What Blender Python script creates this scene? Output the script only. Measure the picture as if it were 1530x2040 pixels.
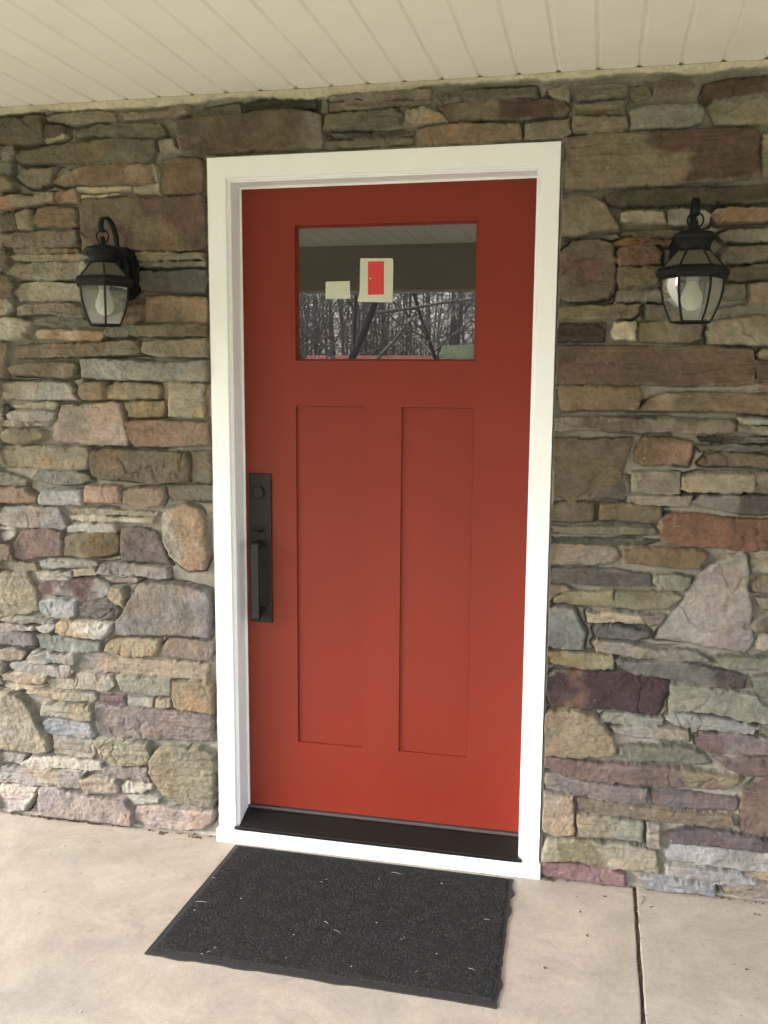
import bpy, bmesh, math, random
import numpy as np
from mathutils import Vector, Matrix
for o in list(bpy.data.objects): bpy.data.objects.remove(o)
S = bpy.context.scene; C = S.collection; R = math.radians
# ------------------------------------------------------------------ camera
F, YAW, PIT, ROL = 1889.6, R(12.66), R(8.035), R(0.363)
CAM = Vector((1.0897, -2.7329, 1.4975))
fw = Vector((-math.sin(YAW)*math.cos(PIT), math.cos(YAW)*math.cos(PIT), -math.sin(PIT)))
r0 = Vector((math.cos(YAW), math.sin(YAW), 0)); u0 = r0.cross(fw)
rt = r0*math.cos(ROL)+u0*math.sin(ROL); up = -r0*math.sin(ROL)+u0*math.cos(ROL)
cd = bpy.data.cameras.new('camera'); cam = bpy.data.objects.new('camera', cd); C.objects.link(cam); S.camera = cam
cd.sensor_fit = 'VERTICAL'; cd.sensor_height = 36; cd.sensor_width = 27; cd.lens = F/2040*36; cd.clip_end = 2000; cd.clip_start = .02
m = Matrix((rt, up, -fw)).transposed().to_4x4(); m.translation = CAM; cam.matrix_world = m
# ------------------------------------------------------------------ light
SUN_EL, SUN_AZ = R(33), R(58)          # azimuth measured from -Y towards -X
w = bpy.data.worlds.new('World'); S.world = w; w.use_nodes = True
nt = w.node_tree; nt.nodes.clear()
sky = nt.nodes.new('ShaderNodeTexSky'); sky.sky_type = 'NISHITA'; sky.sun_disc = False
sdir = Vector((-math.sin(SUN_AZ)*math.cos(SUN_EL), -math.cos(SUN_AZ)*math.cos(SUN_EL), math.sin(SUN_EL)))
sky.sun_elevation = SUN_EL; sky.sun_rotation = math.atan2(sdir.x, sdir.y); sky.air_density = 1.0; sky.dust_density = 4.0; sky.ozone_density = .6
hs = nt.nodes.new('ShaderNodeHueSaturation'); hs.inputs['Saturation'].default_value = .46
bg = nt.nodes.new('ShaderNodeBackground'); bg.inputs['Strength'].default_value = .15
wo = nt.nodes.new('ShaderNodeOutputWorld')
nt.links.new(sky.outputs[0], hs.inputs['Color']); nt.links.new(hs.outputs[0], bg.inputs[0]); nt.links.new(bg.outputs[0], wo.inputs[0])
ld = bpy.data.lights.new('sun', 'SUN'); ld.energy = 1.0; ld.angle = R(40); ld.color = (1, 1, .97)
sun = bpy.data.objects.new('sun', ld); C.objects.link(sun); sun.rotation_euler = sdir.to_track_quat('Z', 'Y').to_euler()
sun.location = (-4, -12, 8)
S.view_settings.view_transform = 'Standard'; S.view_settings.look = 'None'; S.view_settings.gamma = 1
S.view_settings.exposure = 2.72
S.render.engine = 'CYCLES'
S.cycles.max_bounces = 10; S.cycles.diffuse_bounces = 5; S.cycles.transparent_max_bounces = 12
# ------------------------------------------------------------------ helpers
rng = np.random.default_rng(7); rnd = random.Random(11)
def at(px, py, Y=None, Z=None, X=None):
    """photo pixel -> point on the plane Y=, Z= or X="""
    ray = rt*((px-765)/F)-up*((py-1020)/F)+fw
    if Y is not None: t = (Y-CAM.y)/ray.y
    elif Z is not None: t = (Z-CAM.z)/ray.z
    else: t = (X-CAM.x)/ray.x
    return CAM+ray*t
def lin(h):
    h = h.lstrip('#'); c = [int(h[i:i+2], 16)/255 for i in (0, 2, 4)]
    return np.array([x/12.92 if x <= .04045 else ((x+.055)/1.055)**2.4 for x in c])
def tag(o, label=None, cat=None, group=None, kind=None):
    if label: o['label'] = label
    if cat: o['category'] = cat
    if group: o['group'] = group
    if kind: o['kind'] = kind
    return o
def empty(name, loc=(0, 0, 0)):
    o = bpy.data.objects.new(name, None); C.objects.link(o); o.location = loc; return o
def link(name, me, mat=None, parent=None, smooth=False):
    o = bpy.data.objects.new(name, me); C.objects.link(o)
    if mat: me.materials.append(mat)
    if parent:
        o.parent = parent; o.matrix_parent_inverse = Matrix.Translation(parent.location).inverted() if parent.parent is None else Matrix.Identity(4)
    if smooth: me.polygons.foreach_set('use_smooth', [True]*len(me.polygons))
    return o
def obj(name, bm, mat=None, parent=None, smooth=False, bevel=0, seg=2):
    me = bpy.data.meshes.new(name); bm.normal_update(); bm.to_mesh(me); bm.free()
    o = link(name, me, mat, parent, smooth)
    if bevel:
        b = o.modifiers.new('bevel', 'BEVEL'); b.width = bevel; b.segments = seg; b.limit_method = 'ANGLE'; b.angle_limit = R(35)
    return o
def box(bm, x0, x1, y0, y1, z0, z1):
    v = [bm.verts.new((x, y, z)) for x in (x0, x1) for y in (y0, y1) for z in (z0, z1)]
    for f in ((0, 1, 3, 2), (4, 6, 7, 5), (0, 4, 5, 1), (2, 3, 7, 6), (0, 2, 6, 4), (1, 5, 7, 3)): bm.faces.new([v[i] for i in f])
def bx(*a):
    bm = bmesh.new(); box(bm, *a); return bm
def prism(bm, pts, d):
    """closed polygon pts (Vectors) extruded by vector d"""
    a = [bm.verts.new(p) for p in pts]; b = [bm.verts.new(Vector(p)+Vector(d)) for p in pts]; n = len(a)
    bm.faces.new(a[::-1]); bm.faces.new(b)
    for i in range(n): bm.faces.new((a[i], a[(i+1) % n], b[(i+1) % n], b[i]))
def tube(bm, pts, rad, n=8, flat=1.0, axis=None, cap=True):
    pts = [Vector(p) for p in pts]; rings = []
    if not hasattr(rad, '__len__'): rad = [rad]*len(pts)
    pu = None
    for i, p in enumerate(pts):
        t = (pts[min(i+1, len(pts)-1)]-pts[max(i-1, 0)]).normalized()
        if axis is not None: u = Vector(axis); u = (u-t*u.dot(t)).normalized()
        elif pu is None: u = t.orthogonal().normalized()
        else: u = (pu-t*pu.dot(t)).normalized()
        pu = u; v = t.cross(u)
        rings.append([bm.verts.new(p+(u*math.cos(a)+v*math.sin(a)*flat)*rad[i]) for a in [2*math.pi*k/n for k in range(n)]])
    for a, b in zip(rings, rings[1:]):
        for k in range(n): bm.faces.new((a[k], a[(k+1) % n], b[(k+1) % n], b[k]))
    if cap: bm.faces.new(rings[0][::-1]); bm.faces.new(rings[-1])
def lathe(bm, prof, c, n=24, phase=0, axis='Z'):
    rings = []
    for r, z in prof:
        rr = []
        for k in range(n):
            a = 2*math.pi*k/n+phase
            if axis == 'Z': rr.append(bm.verts.new((c[0]+r*math.cos(a), c[1]+r*math.sin(a), c[2]+z)))
            else: rr.append(bm.verts.new((c[0]+r*math.cos(a), c[1]+z, c[2]+r*math.sin(a))))
        rings.append(rr)
    for a, b in zip(rings, rings[1:]):
        for k in range(n): bm.faces.new((a[k], a[(k+1) % n], b[(k+1) % n], b[k]))
    bm.faces.new(rings[0][::-1]); bm.faces.new(rings[-1])
    bmesh.ops.recalc_face_normals(bm, faces=bm.faces)
# ------------------------------------------------------------------ numpy noise
_T = rng.random((256, 256))
def vn(x, z, seed=0):
    x = x+seed*17.37; z = z+seed*9.71
    xi = np.floor(x).astype(int); zi = np.floor(z).astype(int); fx = x-xi; fz = z-zi
    fx = fx*fx*(3-2*fx); fz = fz*fz*(3-2*fz); a = _T[xi & 255, zi & 255]; b = _T[(xi+1) & 255, zi & 255]
    c = _T[xi & 255, (zi+1) & 255]; d = _T[(xi+1) & 255, (zi+1) & 255]
    return (a*(1-fx)+b*fx)*(1-fz)+(c*(1-fx)+d*fx)*fz
def fbm(x, z, f, seed=0, o=4, g=.5):
    s = 0; a = 1; t = 0
    for i in range(o): s = s+a*(vn(x*f, z*f, seed+i*3.1)-.5); t += a; a *= g; f *= 2.03
    return s/t*2
def sst(a, b, x):
    t = np.clip((x-a)/(b-a), 0, 1); return t*t*(3-2*t)
def polyd(P, x, z):
    """signed distance, positive inside"""
    n = len(P); d = np.full(x.shape, 1e9); ins = np.zeros(x.shape, bool)
    for i in range(n):
        ax, az = P[i]; bx_, bz = P[(i+1) % n]; ex, ez = bx_-ax, bz-az
        t = np.clip(((x-ax)*ex+(z-az)*ez)/(ex*ex+ez*ez+1e-12), 0, 1)
        d = np.minimum(d, (x-ax-t*ex)**2+(z-az-t*ez)**2)
        c = ((az > z) != (bz > z)) & (x < (bx_-ax)*(z-az)/(bz-az+1e-12)+ax); ins ^= c
    d = np.sqrt(d); return np.where(ins, d, -d)
# ------------------------------------------------------------------ materials
def mat(name, col=(.5, .5, .5), rough=.6, metal=0, bump=0, bscale=100, var=0, vscale=8, spec=.5, coat=0, attr=None, stretch=None, bdist=.001):
    m = bpy.data.materials.new(name); m.use_nodes = True; t = m.node_tree; b = t.nodes['Principled BSDF']
    b.inputs['Base Color'].default_value = (*col, 1); b.inputs['Roughness'].default_value = rough; b.inputs['Metallic'].default_value = metal
    b.inputs['Specular IOR Level'].default_value = spec; b.inputs['Coat Weight'].default_value = coat
    tc = t.nodes.new('ShaderNodeTexCoord'); mp = t.nodes.new('ShaderNodeMapping'); t.links.new(tc.outputs['Object'], mp.inputs[0])
    if stretch: mp.inputs['Scale'].default_value = stretch
    src = None
    if attr:
        a = t.nodes.new('ShaderNodeAttribute'); a.attribute_name = attr; src = a.outputs['Color']
    if var:
        n = t.nodes.new('ShaderNodeTexNoise'); n.inputs['Scale'].default_value = vscale; n.inputs['Detail'].default_value = 8; n.inputs['Roughness'].default_value = .65
        t.links.new(mp.outputs[0], n.inputs[0]); r = t.nodes.new('ShaderNodeMapRange'); r.inputs[1].default_value = .25; r.inputs[2].default_value = .75
        r.inputs[3].default_value = 1-var; r.inputs[4].default_value = 1+var; t.links.new(n.outputs[0], r.inputs[0])
        x = t.nodes.new('ShaderNodeVectorMath'); x.operation = 'SCALE'
        if src: t.links.new(src, x.inputs[0])
        else: x.inputs[0].default_value = col
        t.links.new(r.outputs[0], x.inputs['Scale']); src = x.outputs[0]
    if src: t.links.new(src, b.inputs['Base Color'])
    if bump:
        n = t.nodes.new('ShaderNodeTexNoise'); n.inputs['Scale'].default_value = bscale; n.inputs['Detail'].default_value = 6; t.links.new(mp.outputs[0], n.inputs[0])
        bp = t.nodes.new('ShaderNodeBump'); bp.inputs['Strength'].default_value = bump; bp.inputs['Distance'].default_value = bdist
        t.links.new(n.outputs[0], bp.inputs['Height']); t.links.new(bp.outputs[0], b.inputs['Normal'])
    return m
def glass_mat(name, tint, refl_min, rough=.0, ior=1.5, boost=1.0, haze=0):
    m = bpy.data.materials.new(name); m.use_nodes = True; t = m.node_tree; t.nodes.clear()
    o = t.nodes.new('ShaderNodeOutputMaterial'); mx = t.nodes.new('ShaderNodeMixShader'); tr = t.nodes.new('ShaderNodeBsdfTransparent'); gl = t.nodes.new('ShaderNodeBsdfGlossy')
    tr.inputs[0].default_value = (*tint, 1); gl.inputs['Roughness'].default_value = rough
    fr = t.nodes.new('ShaderNodeFresnel'); fr.inputs[0].default_value = ior
    ma = t.nodes.new('ShaderNodeMath'); ma.operation = 'MULTIPLY_ADD'; ma.inputs[1].default_value = boost; ma.inputs[2].default_value = refl_min; ma.use_clamp = True
    t.links.new(fr.outputs[0], ma.inputs[0]); t.links.new(ma.outputs[0], mx.inputs[0]); t.links.new(tr.outputs[0], mx.inputs[1]); t.links.new(gl.outputs[0], mx.inputs[2]); 
    out = mx.outputs[0]
    if haze:
        df = t.nodes.new('ShaderNodeBsdfDiffuse'); df.inputs[0].default_value = (.22, .225, .185, 1); m2 = t.nodes.new('ShaderNodeMixShader'); m2.inputs[0].default_value = haze
        t.links.new(out, m2.inputs[1]); t.links.new(df.outputs[0], m2.inputs[2]); out = m2.outputs[0]
    t.links.new(out, o.inputs[0])
    return m
M = {}
M['stone'] = mat('stone', rough=.88, attr='col', var=.30, vscale=75, bump=.75, bscale=85, spec=.2, bdist=.0045)
_t = M['stone'].node_tree
for _n in _t.nodes:
    if _n.type == 'TEX_NOISE': _n.inputs['Detail'].default_value = 12; _n.inputs['Roughness'].default_value = .72
M['soffit'] = mat('soffit_vinyl', (.82, .815, .735), .5, var=.03, vscale=3, bump=.05, bscale=60, spec=.3)
M['white'] = mat('white_trim_paint', (.82, .85, .855), .38, var=.02, vscale=5, bump=.04, bscale=90, spec=.4)
M['red'] = mat('red_door_paint', (.188, .0225, .0115), .40, var=.07, vscale=4, bump=.35, bscale=140, spec=.3, bdist=.0008, stretch=(1, 1, .25))
M['bronze'] = mat('oil_rubbed_bronze', (.018, .017, .0145), .42, metal=.2, spec=.3, var=.1, vscale=30, bump=.05, bscale=400)
M['iron'] = mat('black_cast_aluminium', (.0055, .006, .006), .55, bump=.35, bscale=300, spec=.22, var=.25, vscale=60)
M['thresh'] = mat('black_anodised_sill', (.009, .008, .0075), .5, spec=.25, var=.3, vscale=40, bump=.15, bscale=200, stretch=(.15, 1, 1))
M['sweep'] = mat('dark_brown_vinyl', (.055, .045, .045), .6)
M['rubber'] = mat('black_rubber', (.022, .021, .021), .7, var=.35, vscale=60, bump=.3, bscale=120)
M['carpet'] = mat('charcoal_carpet', (.03, .03, .031), .98, var=.5, vscale=260, bump=1, bscale=500, spec=.05, bdist=.004)
M['fibre'] = mat('charcoal_fibre', (.075, .075, .078), .95, var=.7, vscale=300, spec=.05)
M['lint'] = mat('pale_lint', (.5, .48, .42), .9)
M['debris'] = mat('dry_leaf_debris', (.10, .065, .035), .9, var=.4, vscale=60)
M['paper'] = mat('label_paper', (.50, .53, .43), .6)
M['labelred'] = mat('label_red', (.55, .035, .03), .5)
M['bulb'] = mat('frosted_bulb', (.85, .87, .80), .3)
M['socket'] = mat('candle_socket', (.5, .5, .45), .5)
M['lglass'] = glass_mat('lantern_glass', (.9, .92, .88), .05, .03, haze=.34)
M['rglass'] = glass_mat('lantern_roof_glass', (.62, .62, .57), .04, .25, haze=.8)
M['rglass'].node_tree.nodes['Diffuse BSDF'].inputs[0].default_value = (.12, .118, .09, 1)
M['dglass'] = glass_mat('door_glass', (.55, .56, .54), .12, .0, 1.52, 1.7)
M['bark'] = mat('bark', (.13, .115, .10), .95, var=.35, vscale=9, stretch=(1, 1, .25), bump=.5, bscale=30)
M['twig'] = mat('grey_twigs', (.26, .235, .21), .95, var=.4, vscale=3)
M['lawn'] = mat('lawn', (.10, .10, .045), .95, var=.5, vscale=.8, bump=.5, bscale=20)
M['beam'] = mat('beam_wrap', (.44, .40, .34), .6, var=.08, vscale=4)
M['barn'] = mat('barn_red', (.36, .09, .06), .7, var=.2, vscale=4)
M['roof'] = mat('dark_shingles', (.07, .065, .06), .9, var=.3, vscale=10)
M['inside'] = mat('room_plaster', (.16, .15, .13), .9)
M['pale'] = mat('pale_green_paint', (.42, .5, .42), .6)
# concrete
cm = mat('concrete', (.50, .44, .375), .8, var=.0, bump=.22, bscale=220, spec=.2); t = cm.node_tree; b = t.nodes['Principled BSDF']
tc = t.nodes.new('ShaderNodeTexCoord'); ns = []
for sc, de in ((1.3, 5), (9, 8), (60, 6)):
    n = t.nodes.new('ShaderNodeTexNoise'); n.inputs['Scale'].default_value = sc; n.inputs['Detail'].default_value = de; n.inputs['Roughness'].default_value = .6; t.links.new(tc.outputs['Object'], n.inputs[0]); ns.append(n)
cr = t.nodes.new('ShaderNodeValToRGB'); e = cr.color_ramp.elements; e[0].position = .3; e[0].color = (.33, .305, .265, 1); e[1].position = .7; e[1].color = (.43, .375, .32, 1)
t.links.new(ns[0].outputs[0], cr.inputs[0])
def mul(src, n, lo, hi, a=.3, b_=.7):
    r = t.nodes.new('ShaderNodeMapRange'); r.inputs[1].default_value = a; r.inputs[2].default_value = b_; r.inputs[3].default_value = lo; r.inputs[4].default_value = hi; t.links.new(n.outputs[0], r.inputs[0])
    x = t.nodes.new('ShaderNodeVectorMath'); x.operation = 'SCALE'; t.links.new(src, x.inputs[0]); t.links.new(r.outputs[0], x.inputs['Scale']); return x.outputs[0]
s_ = mul(cr.outputs[0], ns[1], .92, 1.06); s_ = mul(s_, ns[2], .93, 1.06)
n4 = t.nodes.new('ShaderNodeTexNoise'); n4.inputs['Scale'].default_value = 26; n4.inputs['Detail'].default_value = 3; t.links.new(tc.outputs['Object'], n4.inputs[0])
s_ = mul(s_, n4, 1.0, .80, .66, .74)
n5 = t.nodes.new('ShaderNodeTexNoise'); n5.inputs['Scale'].default_value = 3.2; n5.inputs['Detail'].default_value = 10; n5.inputs['Roughness'].default_value = .75; n5.inputs['Distortion'].default_value = 1.5; t.links.new(tc.outputs['Object'], n5.inputs[0])
s_ = mul(s_, n5, .86, 1.07, .38, .62)
n6 = t.nodes.new('ShaderNodeTexNoise'); n6.inputs['Scale'].default_value = 420; n6.inputs['Detail'].default_value = 2; t.links.new(tc.outputs['Object'], n6.inputs[0])
s_ = mul(s_, n6, .80, 1.14, .35, .65)
t.links.new(s_, b.inputs['Base Color']); M['concrete'] = cm
# ------------------------------------------------------------------ stone wall
# stones traced as outlines on the wall: region | stones  "colour[,second colour] x,y x,y ..."
REG = {'A': (0, 180, .28105), 'B': (0, 620, .28758), 'C': (0, 1060, .28758), 'D': (0, 1340, .28758), 'E': (1090, 130, .28758),
       'F': (1080, 590, .29412), 'G': (1070, 1060, .30065), 'H': (1060, 1380, .30719), 'I': (340, 150, .52941)}
STONES = {
'A': '''4f4a2e 0,200 80,190 160,195 210,175 290,170 305,230 320,320 325,378 180,385 0,375
6e6448 320,185 380,165 480,155 620,145 760,150 800,165 820,210 835,235 740,215 640,230 500,240 400,225 330,215
7a6a4c 860,165 960,150 1180,140 1230,115 1330,115 1345,160 1240,185 1060,195 900,205 865,195
4d4228 325,230 400,250 465,250 460,300 390,330 325,345
8d8262 325,350 400,330 450,300 468,325 400,355 335,380
5b5638,7a745c 520,300 600,270 700,240 850,235 980,230 1140,235 1180,280 1190,320 1100,335 940,335 850,345 760,325 640,325 540,330
5a5438 100,460 150,430 330,400 500,375 760,350 900,340 1100,350 1110,420 1090,495 950,505 760,510 560,515 450,520 280,515 150,520 110,490
66624a 0,400 80,390 95,440 70,500 80,570 60,600 0,590
6a6048 130,560 240,545 380,540 350,600 350,650 280,690 200,680 140,640
6b5534,7a6648 370,650 430,600 480,560 640,520 900,510 1080,520 1085,570 1075,645 960,655 800,665 680,665 560,665 450,680 400,665
9c9376 540,690 660,685 830,680 920,680 920,705 800,715 600,725 550,715
a09778 575,745 740,740 860,738 730,760 580,765
8b7f68 935,680 1040,655 1115,655 1130,690 1125,740 1010,740 935,738
6f5533 1140,500 1260,470 1430,480 1440,560 1425,740 1280,735 1150,738 1140,650
6d6346 0,600 60,620 100,650 100,700 0,715
8b5e38,7a6a48 0,755 100,740 230,755 340,720 395,725 395,790 320,805 200,830 80,845 0,845
7a5638,8b6a48 405,730 450,715 540,705 560,760 565,795 430,798 405,770
6b5636,5c4434 600,780 760,770 900,765 1100,770 1300,760 1440,745 1450,900 1455,1100 1440,1140 1200,1140 1000,1145 870,1120 700,1130 590,1130 585,1000 580,850
6b5a40 250,880 300,830 400,815 520,830 550,870 545,960 500,975 380,960 270,965 245,940
74694a 125,880 200,840 240,850 240,930 230,985 140,985
5f5234 0,860 100,860 120,900 130,980 60,995 0,1000
6e5c44,706a50 0,1015 200,1000 330,990 480,985 540,990 550,1050 545,1100 300,1105 100,1110 0,1120
6b6246 85,1120 300,1110 545,1120 550,1145 300,1150 90,1150
7b7050 70,1180 120,1160 330,1160 560,1155 640,1180 560,1200 300,1210 100,1205
786b4c 950,1155 1200,1150 1440,1160 1450,1195 1200,1200 970,1205
6e6446 970,1215 1200,1210 1450,1215 1455,1245 1150,1250 980,1245
706a50,8a8468 45,1290 100,1230 300,1220 600,1210 640,1280 560,1330 300,1345 130,1335 50,1320
5a5036 0,1130 50,1130 70,1180 60,1250 0,1255
555040 975,1275 1200,1275 1450,1270 1465,1340 1450,1430 1200,1430 1000,1420 970,1350
8b8064 110,1420 150,1370 300,1355 560,1370 570,1440 560,1490 400,1495 220,1495 130,1490
5e543c 0,1320 60,1320 110,1370 100,1420 110,1465 40,1470 0,1465
7f745c 0,1480 90,1470 110,1520 100,1560 60,1600 0,1600
6a6248 145,1540 200,1520 380,1510 500,1510 600,1545 610,1600 500,1600 380,1585 250,1580 150,1600
5f5a44 255,1620 400,1600 560,1600 650,1640 720,1670 560,1670 350,1665 260,1655
6a4834 900,1450 1010,1445 1020,1500 1005,1515 900,1510
6b5235 890,1520 1020,1520 1025,1600 980,1650 870,1655
7c6442,8a6a40 1030,1455 1200,1450 1450,1470 1465,1540 1455,1645 1300,1650 1030,1640 1025,1550
7b7354 1130,350 1220,345 1240,400 1290,440 1200,450 1140,450
80795f 1085,525 1120,560 1130,620 1110,655 1085,610''',
'B': '''8f8668 0,50 60,42 180,60 235,75 215,150 180,160 190,195 0,200
9a8868,8a6a44 250,130 300,118 500,125 710,135 715,160 690,200 500,200 260,190 250,165
5e5a40 720,130 800,95 1100,90 1400,85 1435,110 1440,175 1300,180 1000,175 800,180 730,165
6b5c40 100,240 200,225 500,220 800,210 960,205 985,260 970,295 800,305 600,310 330,320 110,325 95,290
6b5b40 0,215 50,215 45,320 40,400 30,455 0,460
7a6a4a,a09068 1000,215 1100,200 1430,195 1445,250 1440,315 1200,320 1050,310 1000,290
675c44,7a705a 60,400 90,365 250,350 480,345 540,370 530,440 480,462 300,455 200,440 90,435
85806c 550,330 720,330 900,340 1000,355 1150,360 1440,335 1440,480 1200,485 1000,478 700,470 570,455
8a8878 0,490 200,485 470,495 500,530 490,570 530,610 470,612 200,612 0,612
7a6a50 550,520 580,495 720,490 725,540 720,610 560,610 540,570
8b7a4c 735,520 800,490 950,495 1090,510 1100,550 1090,605 950,610 800,612 735,605 730,560
84703f 860,630 1000,625 1140,630 1145,670 1120,735 950,740 890,730 870,690
8f8566 1165,490 1300,490 1415,500 1420,600 1418,735 1300,738 1160,728 1170,620
938b74 80,655 200,635 370,630 390,650 370,680 250,675 100,672
8c8470 40,715 90,690 250,685 390,690 385,740 350,765 250,765 140,770 60,745
918a74 0,770 60,745 140,770 300,765 345,770 330,795 250,795 100,795 0,800
766a48 20,815 120,805 280,820 310,850 305,885 250,890 200,910 120,918 40,910 20,870
8c7c66,9a7e68 425,655 600,640 780,630 820,645 850,750 880,880 880,930 700,935 500,920 380,905 355,880 365,800 400,730
8a6448,7d6848 870,765 1000,760 1150,755 1450,765 1455,930 1300,932 1100,938 950,935 905,900 880,830
857a5c 0,925 300,935 500,935 610,950 620,1020 600,1100 400,1100 200,1085 0,1080
665840 630,965 800,955 1000,965 1290,980 1310,1050 1310,1180 1100,1195 950,1180 700,1165 640,1130 625,1040
6b6248 1320,970 1450,965 1460,1190 1320,1190
7b7460 245,1110 400,1110 560,1115 620,1150 640,1180 560,1200 400,1205 250,1175 210,1160
7c745c 0,1110 100,1130 190,1170 180,1215 0,1210
8f6c4c 0,1225 100,1218 180,1230 220,1270 265,1295 260,1330 100,1328 0,1325
8f8c88 275,1270 300,1240 400,1240 560,1245 570,1340 400,1345 290,1345 270,1320
a57a5c 600,1210 700,1205 830,1215 830,1330 700,1330 590,1325 585,1260
95785a 845,1235 1000,1225 1120,1230 1135,1290 1110,1360 980,1360 840,1335
6d664c 1155,1210 1300,1210 1465,1205 1465,1320 1300,1320 1180,1310 1155,1260
8e8478,857c78 0,1360 200,1350 400,1360 430,1400 470,1490 440,1510 300,1495 150,1500 0,1470
8a8068 495,1370 700,1370 900,1385 1095,1400 1090,1425 900,1420 700,1410 500,1400
a89c80 490,1415 600,1410 800,1435 1060,1440 1050,1470 800,1465 600,1460 500,1440
a09e94 480,1490 530,1468 800,1480 805,1530 650,1530 480,1525
9a8a70,a07848 1115,1420 1160,1380 1270,1340 1370,1370 1415,1450 1420,1560 1430,1620 1440,1700 1400,1790 1300,1800 1240,1760 1170,1700 1130,1600
6e6058 850,1500 1000,1505 1080,1530 1120,1620 1170,1760 1050,1740 840,1730 835,1620
47443c 0,645 40,650 65,680 50,720 0,750
a8a49c 0,1490 110,1495 110,1520 0,1515
a09a90 0,1530 105,1530 100,1560 60,1590 0,1590
80603f 1425,510 1465,510 1465,735 1425,735''',
'C': '''6a4a44,7a5c54 150,0 230,-25 340,-20 430,0 445,60 430,160 300,168 180,190 110,170 100,90
85765a,6e5830 450,30 540,0 700,-10 810,0 830,40 825,140 700,175 550,180 440,160
7f6a4c 0,80 90,90 100,160 110,190 60,190 0,190
93836a 0,200 120,200 230,220 245,275 130,270 0,255
90897a 260,200 350,180 500,185 640,200 680,225 640,250 480,250 310,255 270,230
9a8b70 500,265 640,255 650,300 500,310
8d8078 655,290 700,220 850,215 1150,260 1160,320 1100,330 930,300 750,300
8d8266 0,280 180,280 200,330 250,400 265,480 270,540 200,570 100,580 0,600
8f8a80 250,280 330,275 480,280 490,330 350,340 260,330
6b4a46,958a80 250,380 300,350 450,335 640,325 740,350 770,420 740,450 650,475 560,485 500,460 380,440 270,420
9a8468 740,310 930,310 965,330 950,350 780,340
9c8c70 770,385 850,380 870,440 860,520 800,500 760,450
8f959c 275,480 350,450 520,480 530,570 480,600 400,590 280,545
6e6058 530,510 600,495 720,485 800,510 840,550 800,595 700,615 560,590
7f7464,887a78 800,620 850,560 900,450 980,350 1100,345 1300,370 1450,410 1470,500 1440,740 1300,725 1200,715 1000,720 790,715
8b8474 10,600 100,585 250,590 370,600 390,625 300,635 150,630 30,620
958d80 0,630 120,640 240,655 240,680 100,680 0,680
9a948a 245,660 340,635 390,640 370,680 330,695 270,685
b08e60,b8ac98 400,630 440,605 600,620 780,625 770,680 720,735 600,730 450,715 395,690
857878 0,680 120,690 240,710 250,780 160,795 80,770 0,780
8a8c7a 250,710 350,710 540,745 690,765 690,835 560,845 400,830 290,800
957e70 0,810 120,800 190,830 160,880 60,890 0,870
928c80 200,850 240,815 400,840 520,850 520,915 400,900 250,905 195,890
a08a60 720,800 770,740 900,735 1100,745 1100,820 1080,865 960,880 850,870 720,835
8a7560,7a6660 1125,800 1160,745 1300,745 1470,770 1470,900 1300,890 1120,875
978874,a08468 530,960 530,890 600,870 800,880 1100,895 1440,920 1440,1030 1200,1010 1000,995 800,980
908c86 70,910 200,890 400,925 490,920 520,960 480,1000 300,985 120,960
85807a 0,900 45,905 30,930 0,950
a08a6c 10,980 150,970 330,995 310,1050 150,1045 30,1020
b8ab90 30,1030 80,1050 240,1070 310,1075 200,1100 80,1095 30,1065
a89c84 320,1020 400,1005 510,1025 520,1070 500,1100 350,1090
9c927e 530,970 640,975 800,1000 810,1060 750,1110 650,1095 525,1090
8d8a72 820,995 950,990 1190,1015 1190,1140 1050,1130 850,1090
997f58 1200,1030 1440,1035 1480,1060 1480,1260 1350,1240 1195,1225 1195,1130''',
'D': '''94896e 0,100 100,130 200,200 240,290 330,470 340,550 260,565 130,545 0,530
a0916e 180,140 300,120 450,135 660,145 680,180 640,205 450,200 300,170
80585a 690,160 850,165 870,235 760,225 700,195
9c937e 880,170 1060,180 1050,240 880,230
9a927c 1080,185 1180,185 1185,240 1080,240
8f8c74 280,230 330,200 460,220 620,225 650,270 640,330 560,335 450,310 290,290
8a9098 295,340 340,310 480,325 620,360 660,440 640,470 500,450 300,425
706468,8a7468 650,230 780,225 1000,245 1290,270 1460,290 1480,340 1470,475 1300,470 1000,460 730,440 680,400 655,300
948872,a89c88 355,440 480,455 650,480 660,560 640,605 500,590 370,565
93865e 670,460 750,445 920,460 1030,490 1050,560 1040,620 960,650 850,650 730,600 690,560
8a8262 1090,530 1200,495 1380,510 1490,560 1495,700 1480,850 1470,950 1350,930 1200,880 1100,780 1040,680 1050,600
908878 0,560 100,565 170,580 140,630 0,630
b0a690 140,630 200,590 400,590 700,630 710,680 600,680 400,665 200,655
94897a 0,645 200,660 400,680 600,690 580,740 570,790 300,775 0,760
a08a70 575,730 640,715 800,740 830,780 830,830 700,830 590,840 580,790
8a786c 710,660 830,650 1020,660 1040,760 900,740 790,740 710,710
a89c84 840,790 880,755 1060,770 1070,800 1000,835 860,830
a0967e 880,850 1000,840 1130,860 1100,910 930,920
b09e8c 0,780 150,770 270,790 230,880 180,950 0,965
8d7c7c,a08878 280,790 400,785 560,840 700,860 880,890 920,960 910,1065 780,1055 560,1010 290,975 275,880
a08c82 910,1000 950,930 1100,925 1300,960 1470,970 1470,1030 1400,1090 1250,1105 1080,1090 980,1050''',
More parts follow.
